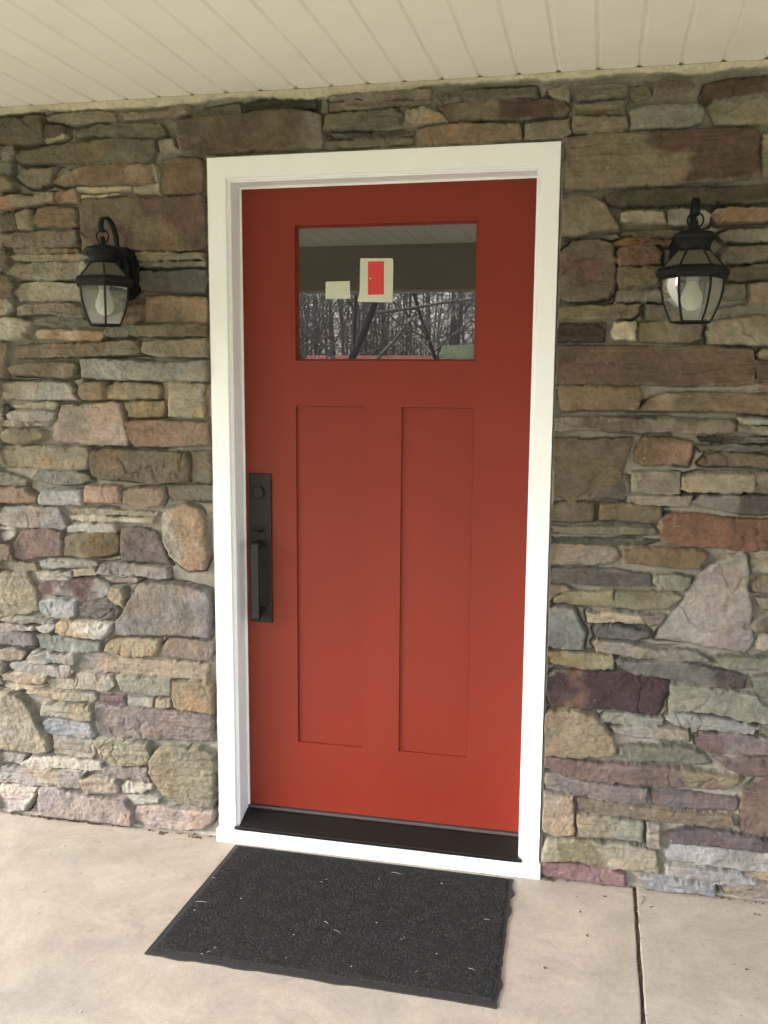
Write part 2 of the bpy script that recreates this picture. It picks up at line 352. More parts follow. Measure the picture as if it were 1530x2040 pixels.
'I': '''54482a,6a5e44 30,180 120,160 270,145 480,130 570,150 575,270 400,280 260,290 110,300 40,290 25,230
6a6048 120,125 250,105 260,140 170,150 110,150
423a28 270,110 350,92 545,85 545,120 450,130 330,135 275,140
6b6046 590,80 650,65 800,60 980,55 980,82 800,90 600,98
66573c 595,105 720,98 980,90 970,108 800,120 600,135
5c5636 580,150 700,135 850,128 875,150 860,185 750,200 580,205
3e3a2a 600,215 700,215 920,203 915,222 750,232 620,230
6b6246 580,245 750,235 915,230 915,255 700,270 580,275
4c4838 1000,70 1150,50 1370,42 1375,75 1200,85 1020,95
7c6c4c 885,165 890,130 960,115 1030,150 1040,172 950,180 910,185
66523a,4c3228 1000,112 1100,95 1200,85 1350,85 1470,85 1505,120 1490,145 1300,160 1100,170 1045,170 1030,145
6f5a3c 930,200 1050,180 1310,180 1320,240 1150,255 930,260
6e6042 1335,180 1500,160 1505,210 1475,235 1330,240
6a6248 1420,60 1490,42 1505,70 1500,90 1440,80
6a6248 0,110 60,110 75,150 0,165''',
'E': '''5a5236 215,200 260,155 400,130 560,130 570,205 400,220 220,240
5e5236 570,140 700,115 720,200 600,250 575,230
5a5034 740,130 800,105 930,120 1010,140 1000,165 850,200 740,215
4a3a26 1070,200 1100,140 1250,100 1530,85 1600,80 1600,190 1300,215 1080,240
5f5838 190,270 400,245 560,240 545,285 350,295 200,290
605838 200,300 400,290 545,290 545,335 400,345 200,340
706444 180,350 350,355 550,360 555,430 500,460 350,460 175,455
6e6850 570,300 700,275 900,270 1060,265 1095,320 1060,400 850,430 580,440
6a6448 1115,270 1160,230 1400,210 1600,205 1600,410 1400,415 1160,408 1130,350
6e5c3c,553a22 110,500 400,465 800,455 1100,430 1460,440 1475,520 1460,700 1400,780 1250,795 1000,810 850,830 500,840 300,860 120,860 100,750 130,620
6b6040,8a7040 1490,480 1600,450 1600,800 1510,795 1490,650
473e28 390,910 450,880 700,850 1000,840 1600,825 1600,930 1350,950 1100,960 700,980 480,980 410,960
6a5c3e 100,930 200,900 340,910 400,960 460,1050 500,1130 350,1160 200,1180 90,1185 85,1050
847654 520,1015 650,1005 800,1010 830,1095 700,1100 510,1090
6b6040,857c60 840,1010 960,1000 1100,1010 1135,1040 1110,1100 900,1105 840,1095
7d6040 1145,1030 1200,985 1300,980 1600,985 1600,1070 1400,1080 1180,1090 1145,1070
5d4e30 510,1160 650,1135 900,1130 960,1160 850,1185 600,1180
674226 460,1225 560,1190 700,1200 870,1205 850,1240 600,1235 470,1245
6e6850 1185,1170 1250,1140 1600,1130 1600,1220 1400,1225 1220,1220
6b4a2a 480,1260 600,1245 740,1245 800,1290 790,1380 650,1385 500,1390 485,1320
5b4e34,62402c 90,1290 180,1210 350,1205 450,1240 480,1350 480,1480 460,1560 420,1610 320,1635 150,1640 75,1600 80,1450
665a34 500,1400 650,1395 800,1390 780,1530 500,1540 490,1480
6a6044 1180,1300 1250,1260 1600,1245 1600,1340 1400,1370 1200,1370
60502f 1240,1400 1400,1385 1600,1370 1600,1490 1400,1495 1240,1500
77705c 480,1560 600,1540 780,1545 830,1600 780,1645 600,1640 475,1645
6e6650 1190,1540 1240,1515 1370,1515 1385,1590 1370,1625 1200,1625
80684a 1395,1520 1600,1505 1600,1650 1400,1650''',
'F': '''705e3c 100,80 300,65 500,60 660,60 650,110 600,150 400,155 100,160 95,120
62543a 700,60 820,65 850,150 700,150
3c3028 100,230 150,190 430,185 425,305 90,305 85,270
9c8f68 470,240 500,180 635,175 635,300 490,295 470,270
70603c 650,180 800,165 1085,190 1090,290 1000,315 850,318 650,310
7e7254 1130,170 1250,150 1400,130 1600,130 1600,330 1400,330 1130,320 1120,240
756b4e 1180,90 1300,60 1600,60 1600,120 1300,140 1160,150
5c4428,664a2c 100,340 400,335 800,345 1150,335 1430,365 1445,450 1440,590 1300,605 1000,605 700,600 400,595 120,595 80,560 85,430
705c34,7a5638 100,610 300,605 660,615 680,660 660,730 640,770 400,770 130,780 105,700
6e5a38,7a6a48 650,770 720,700 820,650 1100,650 1600,660 1600,800 1300,790 1000,785 800,770
75684c,5c4c34 80,830 200,820 500,820 900,825 1290,840 1310,880 1290,930 1000,935 850,920 500,915 300,910 70,915
665434,5c5040 60,960 300,965 600,955 615,990 570,1100 550,1200 560,1380 400,1365 200,1380 55,1360 50,1150
76582f,855c3c 650,1000 700,955 900,955 1030,985 1020,1070 990,1145 850,1140 700,1150 625,1120 630,1050
3e382c 1060,960 1150,955 1400,960 1600,965 1600,990 1300,990 1080,985
5a5242 1060,1010 1200,1000 1600,1015 1600,1045 1300,1045 1090,1040
675838 1070,1130 1130,1070 1250,1055 1450,1060 1600,1100 1600,1180 1300,1150 1100,1148
8c8468 1330,825 1600,820 1600,865 1330,865
786c50 1325,875 1600,880 1600,945 1325,920
8a6a50 1470,590 1600,585 1600,640 1475,635
584826 1455,440 1600,440 1600,575 1460,560
7a6e4c 1460,400 1500,365 1600,360 1600,430 1480,430
77705a 610,1190 750,1180 930,1205 935,1335 780,1335 610,1325
5a5240 565,1215 600,1215 605,1330 575,1335
8c7e60 950,1220 1050,1195 1250,1200 1425,1210 1440,1330 1250,1335 1000,1325 940,1300
7e6e54 1430,1210 1600,1205 1600,1330 1445,1330
887c64 580,1360 700,1350 1015,1355 990,1420 850,1420 700,1410 580,1395
766c60,4f443e 1020,1390 1080,1355 1250,1350 1600,1350 1600,1480 1350,1480 1200,1450 1080,1430
6a5c3a 60,1400 200,1385 350,1400 350,1525 200,1535 60,1520
74603c 395,1410 600,1405 800,1430 810,1500 800,1545 600,1530 390,1520
7c4a28,90785a 800,1520 850,1480 1000,1470 1200,1500 1600,1520 1600,1730 1400,1730 1250,1710 1100,1710 950,1695 850,1670 790,1610
6a6448 60,1560 400,1560 760,1575 765,1615 400,1615 70,1605
55503c 50,1640 300,1640 700,1650 790,1660 700,1690 400,1690 60,1680''',
'G': '''86745a 75,110 100,80 400,90 520,110 550,160 480,215 350,225 100,215 70,160
7a5a30 570,120 700,95 900,105 1080,125 1135,155 1080,240 900,240 700,215 580,205
5e544e 75,290 100,240 300,240 500,250 750,290 760,350 500,360 260,350 100,330
857e62 775,290 900,280 1020,300 1000,360 960,385 800,380 770,330
7c6c50 75,350 200,365 230,385 110,420 75,450
817850 100,430 200,395 500,390 510,500 300,490 110,470
7d7450 520,395 700,395 900,400 960,430 850,520 600,505 510,500
7c7a70 70,510 150,495 240,510 270,580 315,660 300,780 200,775 60,745 60,600
a59270,8a7a58 330,530 500,535 680,550 720,605 500,600 340,595
7c6e60 690,550 850,550 820,610 740,620
646060 370,650 400,610 550,620 740,655 760,690 640,712 500,705 380,690
887c6c 365,740 400,715 600,735 800,780 1000,775 1100,810 1160,860 900,860 600,825 400,795
958878,8a7c78 1370,130 1395,160 1400,300 1420,500 1440,720 1380,805 1100,760 900,720 790,710 830,640 980,430 1010,350 1130,230 1280,160
8b8268 1410,130 1500,125 1600,140 1600,270 1430,275 1415,200
6e6654 1430,330 1500,280 1600,275 1600,400 1440,400 1425,370
7c7664 1460,440 1600,420 1600,500 1480,495
64594a 1470,560 1540,520 1600,510 1600,650 1440,650 1440,610
948678 1460,720 1500,670 1600,670 1600,790 1450,780
8a7c50 60,790 200,795 500,820 510,860 500,915 300,910 80,870
6a6460,5a4a4a 520,860 560,850 800,860 1000,870 1200,910 1390,960 1380,1035 1200,1030 900,980 650,940 530,890
7a7a64 1180,820 1400,820 1600,840 1600,920 1350,910 1220,890
74745c 1430,960 1600,950 1600,1100 1480,1090 1440,1040
7a5038,50363a 60,950 120,920 300,925 400,925 600,940 755,955 885,1000 880,1060 830,1150 780,1225 600,1195 400,1175 180,1160 80,1140 50,1050
86846e 890,1010 1000,1000 1300,1050 1450,1080 1500,1150 1600,1170 1600,1260 1400,1250 1250,1210 1100,1185 880,1180 890,1100
8a8884 845,1240 900,1180 1100,1215 1400,1255 1480,1290 1440,1340 1200,1320 900,1275
949078 420,1240 480,1210 640,1215 830,1250 820,1285 600,1280 430,1270
9a8c78 490,1300 700,1290 1000,1320 1010,1370 1000,1395 700,1365 510,1340''',
'H': '''937a50,a08a60 70,150 120,110 300,110 400,150 460,210 520,290 550,380 520,410 300,420 70,405 60,300
6c5054,84706c 1060,300 1120,270 1300,265 1530,310 1600,320 1600,400 1300,405 1150,390 1070,340
76735e 570,400 570,350 650,335 850,340 1000,355 1120,400 1170,460 1080,465 850,450 640,450
80755c 1480,210 1600,200 1600,290 1480,260
6c5a5a 1170,420 1300,440 1600,430 1600,550 1450,550 1350,540 1250,490
7c5f54,8c7648 60,410 190,420 400,450 700,465 1000,480 1340,545 1360,570 1300,610 1100,615 800,605 500,590 300,570 180,530 70,480
9c8770,80706c 75,560 90,520 250,540 350,590 740,625 740,715 600,715 300,665 100,620
6c5e5e 770,640 900,640 1330,690 1345,720 1330,770 1100,765 780,740
805f4c 1370,660 1480,570 1600,550 1600,930 1500,930 1360,900 1350,760
7f6a4a 290,680 400,690 800,750 1100,780 1290,790 1310,860 1200,865 1000,840 800,820 500,790 300,760
a58a6c 65,640 150,655 270,670 275,920 200,930 100,905 60,860
86846e 290,780 400,785 720,830 710,960 600,950 300,925
8a7c6c 745,840 825,850 830,1000 745,985
6a585c 880,910 1000,880 1150,880 1340,910 1600,960 1600,1040 1300,1000 1000,975 890,960
a0916f,887a50 50,1050 100,940 250,945 600,970 800,1020 820,1090 820,1170 700,1155 500,1140 300,1090 60,1080
94605c 50,1120 80,1090 300,1105 550,1155 600,1180 610,1250 560,1270 400,1245 150,1205 60,1170
a59c94 870,1030 920,970 1100,990 1530,1050 1600,1060 1600,1180 1300,1160 1000,1110 870,1090 860,1060
9a908a 870,1120 1000,1130 1350,1180 1480,1240 1300,1260 1050,1215 870,1185
85858a 680,1190 850,1180 920,1200 1180,1250 1190,1340 1050,1325 850,1300 720,1250
8c7a66 1230,1270 1500,1240 1600,1260 1600,1350 1400,1340 1260,1300
9c8468 1380,1190 1600,1180 1600,1240 1450,1220''' }
# light reaching the wall in the photograph by height (so that traced screen colours become the stones' own colours)
EZ = [(0.0, (1.24, 1.18, 1.02)), (0.45, (1.25, 1.18, 1.04)), (0.85, (1.02, .96, .87)), (1.2, (.91, .855, .77)), (1.7, (.71, .67, .605)), (2.3, (.60, .575, .52))]
EK = 1.19
def tame(c, k=.49):
    l_ = c[0]*.3+c[1]*.55+c[2]*.15; return l_*np.array((1.02, 1, .95))+(c-l_)*k
def illum(z):
    return np.array([np.interp(z, [e[0] for e in EZ], [e[1][k] for e in EZ]) for k in range(3)])*EK
STL = []
for k, txt in STONES.items():
    x0, y0, sc = REG[k]
    for ln in txt.split('\n'):
        p = ln.split(); cols = p[0].split(','); P = []
        for q in p[1:]:
            a, b_ = q.split(','); v = at(x0+float(a)*sc, y0+float(b_)*sc, Y=.008); P.append((v.x, v.z))
        cz = np.mean([q[1] for q in P]); cs = [np.clip(tame(lin(c)/illum(cz)), .01, .7) for c in cols]
        STL.append((P, cs))
PAL = [c for _, cs in STL for c in cs[:1]]
def auto_rows(xa, xb, fa=None, fb=None):
    z = .01
    while z < 2.29:
        h = rnd.choice((.025, .04, .055, .07, .1, .13)); h = min(h, 2.3-z); x = xa-rnd.random()*.1
        if h < .015: break
        XA, XB = xa, xb
        if fa: x = max(x, fa(z+h/2)); XA = x
        if fb: XB = fb(z+h/2)
        while x < XB:
            wd = rnd.uniform(.1, .4) if h < .08 else rnd.uniform(.1, .28); x1 = min(x+wd, XB); g = .006
            if x1-x > .03:
                j = lambda s: rnd.uniform(-s, s)
                P = [(x+g, z+g+j(.004)), ((x+x1)/2, z+g+j(.004)), (x1-g, z+g+j(.004)), (x1-g+j(.01), z+h*.5), (x1-g-abs(j(.015)), z+h-g+j(.003)), ((x+x1)/2, z+h-g+j(.004)), (x+g+abs(j(.015)), z+h-g+j(.003)), (x+g+j(.008), z+h*.5)]
                STL.append((P, [PAL[rnd.randrange(len(PAL))]]))
            x = x1
        z += h
auto_rows(-2.0, -.70, fb=lambda z: -.868+.055*z)
auto_rows(1.70, 2.75, fa=lambda z: 1.636-.06*z)
xs = np.concatenate([np.arange(-2.0, -1.0, .009), np.arange(-1.0, 1.72, .0023), np.arange(1.72, 2.76, .009)])
xs = np.unique(np.round(np.concatenate([xs, [-.03, .93]]), 4)); zs = np.append(np.arange(-.012, 2.319, .0023), 2.3192)
GX, GZ = np.meshgrid(xs, zs, indexing='ij')
WX = GX+fbm(GX, GZ, 14, 1, 3)*.004+fbm(GX, GZ, 90, 2, 2)*.0016
WZ = GZ+fbm(GX, GZ, 14, 5, 3)*.003+fbm(GX, GZ, 90, 6, 2)*.0014
H = .006+fbm(GX, GZ, 18, 20, 4)*.006
DM = np.full(GX.shape, -1.0)
mc = tame(lin('888070')/illum(1.45), .7)
ILM = 1+.14*fbm(GX, GZ, 9, 30, 4)
COL = np.ones(GX.shape+(3,))*mc*ILM[..., None]
HS = np.full(GX.shape, -1.0)
for si, (P, cs) in enumerate(STL):
    Pa = np.array(P); x0, z0 = Pa.min(0)-.03; x1, z1 = Pa.max(0)+.03
    i0, i1 = np.searchsorted(xs, (x0, x1)); j0, j1 = np.searchsorted(zs, (z0, z1))
    if i1-i0 < 2 or j1-j0 < 2: continue
    sl = (slice(i0, i1), slice(j0, j1)); x = WX[sl]; z = WZ[sl]; gx = GX[sl]; gz = GZ[sl]
    sw, shh = x1-x0-.06, z1-z0-.06; mn = min(sw, shh)
    d = polyd(P, x, z)+.0034
    dd = d+(.0065*(.22-np.abs(fbm(gx, gz, 26, si*.7, 3)))+.004*fbm(gx, gz, 75, si*.9, 2))*sst(-.004, .006, d)
    q = rnd.random; thin = shh < .035
    h0 = (.018+.022*q()) if thin else (.022+.024*q())
    b_ = (.0035+.005*q()) if not thin else .003+.003*q()
    t_ = np.clip(dd/b_, 0, 1); prof = np.sqrt(np.clip(1-(1-t_)**2, 0, 1))
    cx_, cz_ = (x0+x1)/2, (z0+z1)/2
    h = h0+(gx-cx_)*rnd.uniform(-.03, .03)+(gz-cz_)*rnd.uniform(-.10, .10)
    # chipped, faceted face
    a = fbm(gx, gz, 11, si*1.3, 3); h = h+np.clip(mn*.05, .001, .0045)*a
    tv = fbm(gx*.55, gz*1.15, 15, si*2.1+50, 4)*2.6; fl = np.floor(tv); h = h+(fl+sst(.38, .62, tv-fl))*.0026*(.2+q())
    if thin or q() < .4: h = h+.0042*fbm(gx*.14, gz, 95, si*.9, 3)
    h = h+.0042*fbm(gx, gz, 55, si*3.3, 4, .72)
    ck = sst(.045, .008, np.abs(fbm(gx*1.1, gz*.8, 7, si*.37+11, 4)))*sst(.05, .3, fbm(gx, gz, 5, si+21, 2)); h = h-.0045*ck
    # rounded corners of the bigger blocks
    h = h-(.003*(1-sst(0, .012, dd)) if mn > .05 else .0012*(1-sst(0, .008, dd)))
    hh = .004+(h-.004)*prof
    on = (dd > 0) & (hh > HS[sl])
    HS[sl] = np.where(on, hh, HS[sl]); DM[sl] = np.maximum(DM[sl], d)
    c = np.ones(gx.shape+(3,))*cs[0]
    if len(cs) > 1:
        mk = sst(-.12, .16, fbm(gx, gz, 7, si*1.9+7, 4)+(gx-cx_)/max(sw, .05)*.5); c = c*(1-mk[..., None])+cs[1]*mk[..., None]
    else:
        mk = sst(.0, .5, fbm(gx, gz, 10, si*1.9+3, 4)); tint = np.array((1.10, .98, .86)) if q() < .5 else np.array((.84, .86, .88)); c = c*(1+(tint-1)*mk[..., None])
    c = c*(1+.42*fbm(gx, gz, 20, si*.31, 6, .65))[..., None]
    c = c*(1+fbm(gx, gz, 13, si*.53+8, 4)[..., None]*np.array((.09, .0, -.11)))
    c = c*(1+.12*fbm(gx*.25, gz, 60, si*.77, 3))[..., None]
    ed = sst(.010, .001, dd+.006*fbm(gx, gz, 30, si+.5, 3))*.45*sst(-.2, .5, fbm(gx, gz, 8, si+9, 2)); c = c*(1-ed[..., None])+mc*1.15*ed[..., None]
    sp = sst(.70, .86, fbm(gx, gz, 120, si*.21+4, 2))*.55*sst(-.1, .4, fbm(gx, gz, 6, si+2, 2)); c = c*(1-sp[..., None])+(c*.3+.40)*sp[..., None]
    COL[sl] = np.where(on[..., None], c, COL[sl])
stone = HS > -.5
# mortar: slightly smeared against the stones, here and there a deep open gap beside them
near = sst(-.008, -.0005, DM); gap = sst(.0, .20, fbm(GX*.55, GZ*1.2, 7, 77, 3))
H = H+near*.003*(1-gap)-near*gap*.022
H = np.where(stone, np.maximum(HS, H*.4), H)
# trowelled caulk band under the soffit
cb = sst(-.002, .002, GZ-(2.300+.016*fbm(GX, GZ*.3, 9, 90, 5)+.003*fbm(GX, GZ, 60, 91, 2)))
capc = tame(lin('a49c82')/illum(2.3), .8)
H = H*(1-cb)+(.026+.003*fbm(GX, GZ, 20, 92, 3))*cb
COL = COL*(1-cb[..., None])+(capc*(1+.10*fbm(GX, GZ, 25, 93, 4)[..., None]))*cb[..., None]
# grey sealant between the casing and the stones
df_ = np.maximum(np.maximum(-.0677-GX, GX-.9626), GZ-2.1382); kb = sst(.0085, .0055, df_+.005*fbm(GX, GZ, 16, 95, 4))*(df_ > -.02)
H = H*(1-kb)+(.024+.003*fbm(GX, GZ, 30, 96, 3)-.012*sst(.004, .0, df_))*kb; COL = COL*(1-kb[..., None])+mc*1.2*(1+.15*fbm(GX, GZ, 40, 97, 3)[..., None])*kb[..., None]
# pale mortar droppings along the foot
fb = sst(.010, .004, GZ+.006*fbm(GX, GZ, 10, 94, 3)); H = H*(1-fb)+(.012*fb); COL = COL*(1-fb[..., None])+(lin('b8b09c')/illum(0))*fb[..., None]
nx, nz = GX.shape
co = np.stack([GX, .035-H, GZ], -1).reshape(-1, 3)
ii, jj = np.meshgrid(np.arange(nx-1), np.arange(nz-1), indexing='ij')
cxm = (xs[:-1]+xs[1:])/2; czm = (zs[:-1]+zs[1:])/2
keep = ~(((cxm > -.03) & (cxm < .93))[:, None] & (czm < 2.11)[None, :])
ii = ii[keep]; jj = jj[keep]; fa = np.stack([ii*nz+jj, (ii+1)*nz+jj, (ii+1)*nz+jj+1, ii*nz+jj+1], -1)
me = bpy.data.meshes.new('stone_wall'); me.vertices.add(len(co)); me.vertices.foreach_set('co', co.ravel().astype('f'))
me.loops.add(fa.size); me.loops.foreach_set('vertex_index', fa.ravel().astype('i')); me.polygons.add(len(fa)); me.polygons.foreach_set('loop_start', np.arange(0, fa.size, 4, dtype='i'))
me.update(calc_edges=True)
ca = me.color_attributes.new('col', 'FLOAT_COLOR', 'POINT'); ca.data.foreach_set('color', np.concatenate([np.clip(COL.reshape(-1, 3), 0.008, .85), np.ones((nx*nz, 1))], 1).ravel().astype('f'))
wall = link('stone_wall', me, M['stone'], None, True); tag(wall, 'rough ledgestone house wall of mixed brown, tan and purple stones around the red door', 'wall')
# ------------------------------------------------------------------ soffit ceiling
bm = bmesh.new(); gp = .1062; prof = []
k = -30
while -.644+gp*k < 4.6:
    g = -.644+gp*k; prof += [(g-.0085, 2.32), (g-.0025, 2.3255), (g+.0025, 2.3255), (g+.0085, 2.32)]; k += 1
ya, yb = -2.99, .034
va = [bm.verts.new((x, ya, z)) for x, z in prof]; vb = [bm.verts.new((x, yb, z)) for x, z in prof]
for a in range(len(prof)-1): bm.faces.new((va[a], vb[a], vb[a+1], va[a+1]))
sf = obj('porch_ceiling', bm, M['soffit'])
tag(sf, 'cream vinyl soffit with grooves running out from the stone wall', 'ceiling')
bm = bmesh.new(); box(bm, -4, 4.6, -3.5, .5, 2.40, 2.52)
tag(obj('porch_roof', bm, M['roof']), 'dark roof deck above the cream soffit of the porch', 'roof')
# porch beam and posts (mirrored in the door glass)
bt = empty('porch_beam', (0, -3.05, 2.03)); tag(bt, 'wrapped porch beam opposite the door, mirrored in its glass', 'beam')
obj('beam_face', bx(-4, 4.6, -3.12, -2.99, 2.045, 2.36), M['beam'], bt)
obj('fascia', bx(-4.05, 4.65, -3.16, -3.12, 2.04, 2.52), M['white'], bt)
for px_ in (-3.7, 4.3):
    p = empty('porch_post', (px_, -3.05, 0)); tag(p, 'square white porch post at the %s end of the porch beam' % ('left' if px_ < 0 else 'right'), 'post', 'posts under the porch beam')
    obj('shaft', bx(px_-.07, px_+.07, -3.12, -2.98, .12, 1.93), M['white'], p, bevel=.004)
    obj('base', bx(px_-.09, px_+.09, -3.14, -2.96, 0.0, .12), M['white'], p, bevel=.006); obj('capital', bx(px_-.09, px_+.09, -3.14, -2.96, 1.93, 2.044), M['white'], p, bevel=.006)
# ------------------------------------------------------------------ ground
JX = 1.246
bm = bmesh.new()
def slab(x0, x1, y0, y1):
    n = 260; L = []; Rr = []
    for i in range(n+1):
        y = y0+(y1-y0)*i/n; f = (i/n)**1
        j = .0016*float(fbm(np.array(x0*9.), np.array(y), 22, 3, 3)); k = .0016*float(fbm(np.array(x1*9.+5), np.array(y), 22, 9, 3))
        L.append((x0+j, y)); Rr.append((x1+k, y))
    rows = []
    for (xa, y), (xb, _) in zip(L, Rr):
        rows.append([bm.verts.new(p) for p in ((xa, y, -.14), (xa, y, -.004), (xa+.0012, y, -.001), (xa+.004, y, 0), (xb-.004, y, 0), (xb-.0012, y, -.001), (xb, y, -.004), (xb, y, -.14))])
    for a, b_ in zip(rows, rows[1:]):
        for q in range(7): bm.faces.new((a[q], a[q+1], b_[q+1], b_[q]))
    bm.faces.new(rows[0]); bm.faces.new(rows[-1][::-1])
slab(JX-2.44, JX-.005, -3.3, .2); slab(JX+.005, JX+2.44, -3.3, .2); slab(JX-4.88, JX-2.45, -3.3, .2); slab(JX+2.45, 4.8, -3.3, .2)
bmesh.ops.recalc_face_normals(bm, faces=bm.faces); tag(obj('porch_floor', bm, M['concrete']), kind='structure')
bm = bmesh.new(); box(bm, JX-.005, JX+.005, -3.29, .1, -.13, -.007)
tag(obj('floor_joint', bm, mat('joint_dirt', (.06, .045, .032), .95, var=.5, vscale=60, bump=1, bscale=120, bdist=.004)), kind='structure')
bm = bmesh.new(); n = 60
for i in range(2): pass
gv = {}
for i in range(n+1):
    for j in range(n+1):
        x = -300+600*i/n; y = -400+500*j/n; z = -.16
        dY = -y-14
        if dY > 0: z += min(dY*.02, 3)*1
        gv[i, j] = bm.verts.new((x, y, z))
for i in range(n):
    for j in range(n): bm.faces.new((gv[i, j], gv[i+1, j], gv[i+1, j+1], gv[i, j+1]))
tag(obj('lawn', bm, M['lawn'], smooth=True), kind='structure')
# room behind the door
bm = bmesh.new(); box(bm, -2.0, 2.75, .20, 3.5, -.1, 2.5)
bmesh.ops.reverse_faces(bm, faces=bm.faces)
bmesh.ops.delete(bm, geom=[f for f in bm.faces if all(abs(v.co.y-.2) < 1e-4 for v in f.verts)], context='FACES_ONLY')
tag(obj('entrance_hall', bm, M['inside']), kind='structure')
# returns closing the wall thickness
bm = bmesh.new(); box(bm, -2.0, -.032, .06, .2, -.1, 2.5); box(bm, .932, 2.75, .06, .2, -.1, 2.5); box(bm, -.031, .931, .06, .2, 2.115, 2.5)
tag(obj('wall_core', bm, M['inside']), kind='structure')
# ------------------------------------------------------------------ door frame
fr = empty('door_frame', (.447, 0, 0)); tag(fr, 'white painted frame with flat casing and sill around the red door', 'door frame')
XL, XR, ZT = -.0677, .9626, 2.1382; xi, xr_, zt = 0.0, .90, 2.068
ZS = .045
def casing(pf, name):
    """pf: list of (u,y): u 0 at outer edge .. 1 at the opening"""
    bm = bmesh.new(); st = []
    for kx, kz in ((0, 0), (0, 1), (1, 1), (1, 0)):
        st.append([bm.verts.new(((XR+(xr_-XR)*u) if kx else (XL+(xi-XL)*u), y, (ZT+(zt-ZT)*u) if kz else ZS)) for u, y in pf])
    n = len(pf)
    for ra, rb in zip(st, st[1:]):
        for i in range(n): bm.faces.new((ra[i], ra[(i+1) % n], rb[(i+1) % n], rb[i]))
    bm.faces.new(st[0]); bm.faces.new(st[-1]); bmesh.ops.recalc_face_normals(bm, faces=bm.faces)
    return obj(name, bm, M['white'], fr, bevel=.0012, seg=2)
casing([(0, .055), (0, 0), (.83, 0), (.86, .005), (.86, .009), (.90, .0115), (.93, .0105), (.93, .055)], 'casing')
casing([(.932, .19), (.932, .0125), (.95, .0115), (1, .0135), (1, .086), (1.09, .086), (1.09, .19)], 'jamb')
casing([(1.0, .087), (1.0, .0865), (1.075, .0865), (1.075, .096), (1.0, .096)], 'weatherstrip')
for o in fr.children:
    if o.name.startswith('weatherstrip'): o.data.materials[0] = M['rubber']
bm = bx(-.0735, .9685, -.013, .15, 0.0, ZS); obj('sill', bm, M['white'], fr, bevel=.002)
bm = bmesh.new()
th = [(-.007, ZS+.001), (-.009, .050), (-.006, .0545), (.0, .0555), (.070, .082), (.078, .0825), (.20, .0825), (.20, ZS+.001)]
prism(bm, [Vector((.0015, y, z)) for y, z in th], (.897, 0, 0))
th2 = [(-.0075, ZS+.001), (-.0095, .050), (-.0065, .0535), (-.0005, .0548), (-.0005, ZS+.001)]
prism(bm, [Vector((-.014, y, z)) for y, z in th2], (.0155, 0, 0)); prism(bm, [Vector((.8985, y, z)) for y, z in th2], (.0125, 0, 0))
for i in range(3): box(bm, .002, .898, -.0095-.0012+.0001*i, -.008, .0468+.0028*i, .0478+.0028*i)
bmesh.ops.recalc_face_normals(bm, faces=bm.faces); obj('threshold', bm, M['thresh'], fr)
bm = bx(.002, .898, .079, .15, .0830, .0925); obj('threshold_cap', bm, M['sweep'], fr, bevel=.002)
# ------------------------------------------------------------------ door
DY = .088
dr = empty('front_door', (.45, DY, .0964)); tag(dr, 'closed red craftsman door with one top window and two tall panels', 'door')
def holes_slab(x0, x1, z0, z1, yf, yb, holes):
    X = sorted({x0, x1, *[h[0] for h in holes], *[h[1] for h in holes]}); Z = sorted({z0, z1, *[h[2] for h in holes], *[h[3] for h in holes]})
    bm = bmesh.new(); vs = {}
    def V(x, y, z):
        k = (round(x, 5), round(y, 5), round(z, 5))
        if k not in vs: vs[k] = bm.verts.new((x, y, z))
        return vs[k]
    def quad(*p): bm.faces.new([V(*q) for q in p])
    def hole(cx, cz): return next((h for h in holes if h[0] < cx < h[1] and h[2] < cz < h[3]), None)
    for a, b_ in zip(X, X[1:]):
        for c, d in zip(Z, Z[1:]):
            if hole((a+b_)/2, (c+d)/2) is None: quad((a, yf, c), (b_, yf, c), (b_, yf, d), (a, yf, d))
    for h in holes:
        a, b_, c, d, dep, floor = h; s = .0018; y2 = yf+dep; xs_ = [x for x in X if a <= x <= b_]; zs_ = [z for z in Z if c <= z <= d]
        for p, q in zip(xs_, xs_[1:]):
            for zz, dz in ((c, s), (d, -s)):
                P = lambda x: min(max(x, a+s), b_-s)
                quad((p, yf, zz), (q, yf, zz), (P(q), y2, zz+dz), (P(p), y2, zz+dz))
        for p, q in zip(zs_, zs_[1:]):
            for xx, dx in ((a, s), (b_, -s)):
                P = lambda z: min(max(z, c+s), d-s)
                quad((xx, yf, p), (xx, yf, q), (xx+dx, y2, P(q)), (xx+dx, y2, P(p)))
    E_ = [((x0, z0), (x0, z1)), ((x0, z1), (x1, z1)), ((x1, z1), (x1, z0)), ((x1, z0), (x0, z0))]
    for (ax, az), (bx2, bz) in E_:
        bm.faces.new([bm.verts.new(v) for v in ((ax, yf, az), (bx2, yf, bz), (bx2, yb, bz), (ax, yb, az))])
    bmesh.ops.recalc_face_normals(bm, faces=bm.faces)
    return bm
wx0, wx1, wz0, wz1 = .174, .729, 1.5488, 1.9511
PN = [(.174, .391, .323, 1.411), (.508, .729, .323, 1.411)]
hs_ = [(wx0, wx1, wz0, wz1, .016, 0)]+[(a, b_, c, d, .0075, 1) for a, b_, c, d in PN]
obj('stiles_and_rails', holes_slab(-.004, .904, .0955, 2.072, DY, DY+.04, hs_), M['red'], dr)
for a, b_, c, d in PN:
    obj('panel', bx(a+.0005, b_-.0005, DY+.0074, DY+.03, c+.0005, d-.0005), M['red'], dr)
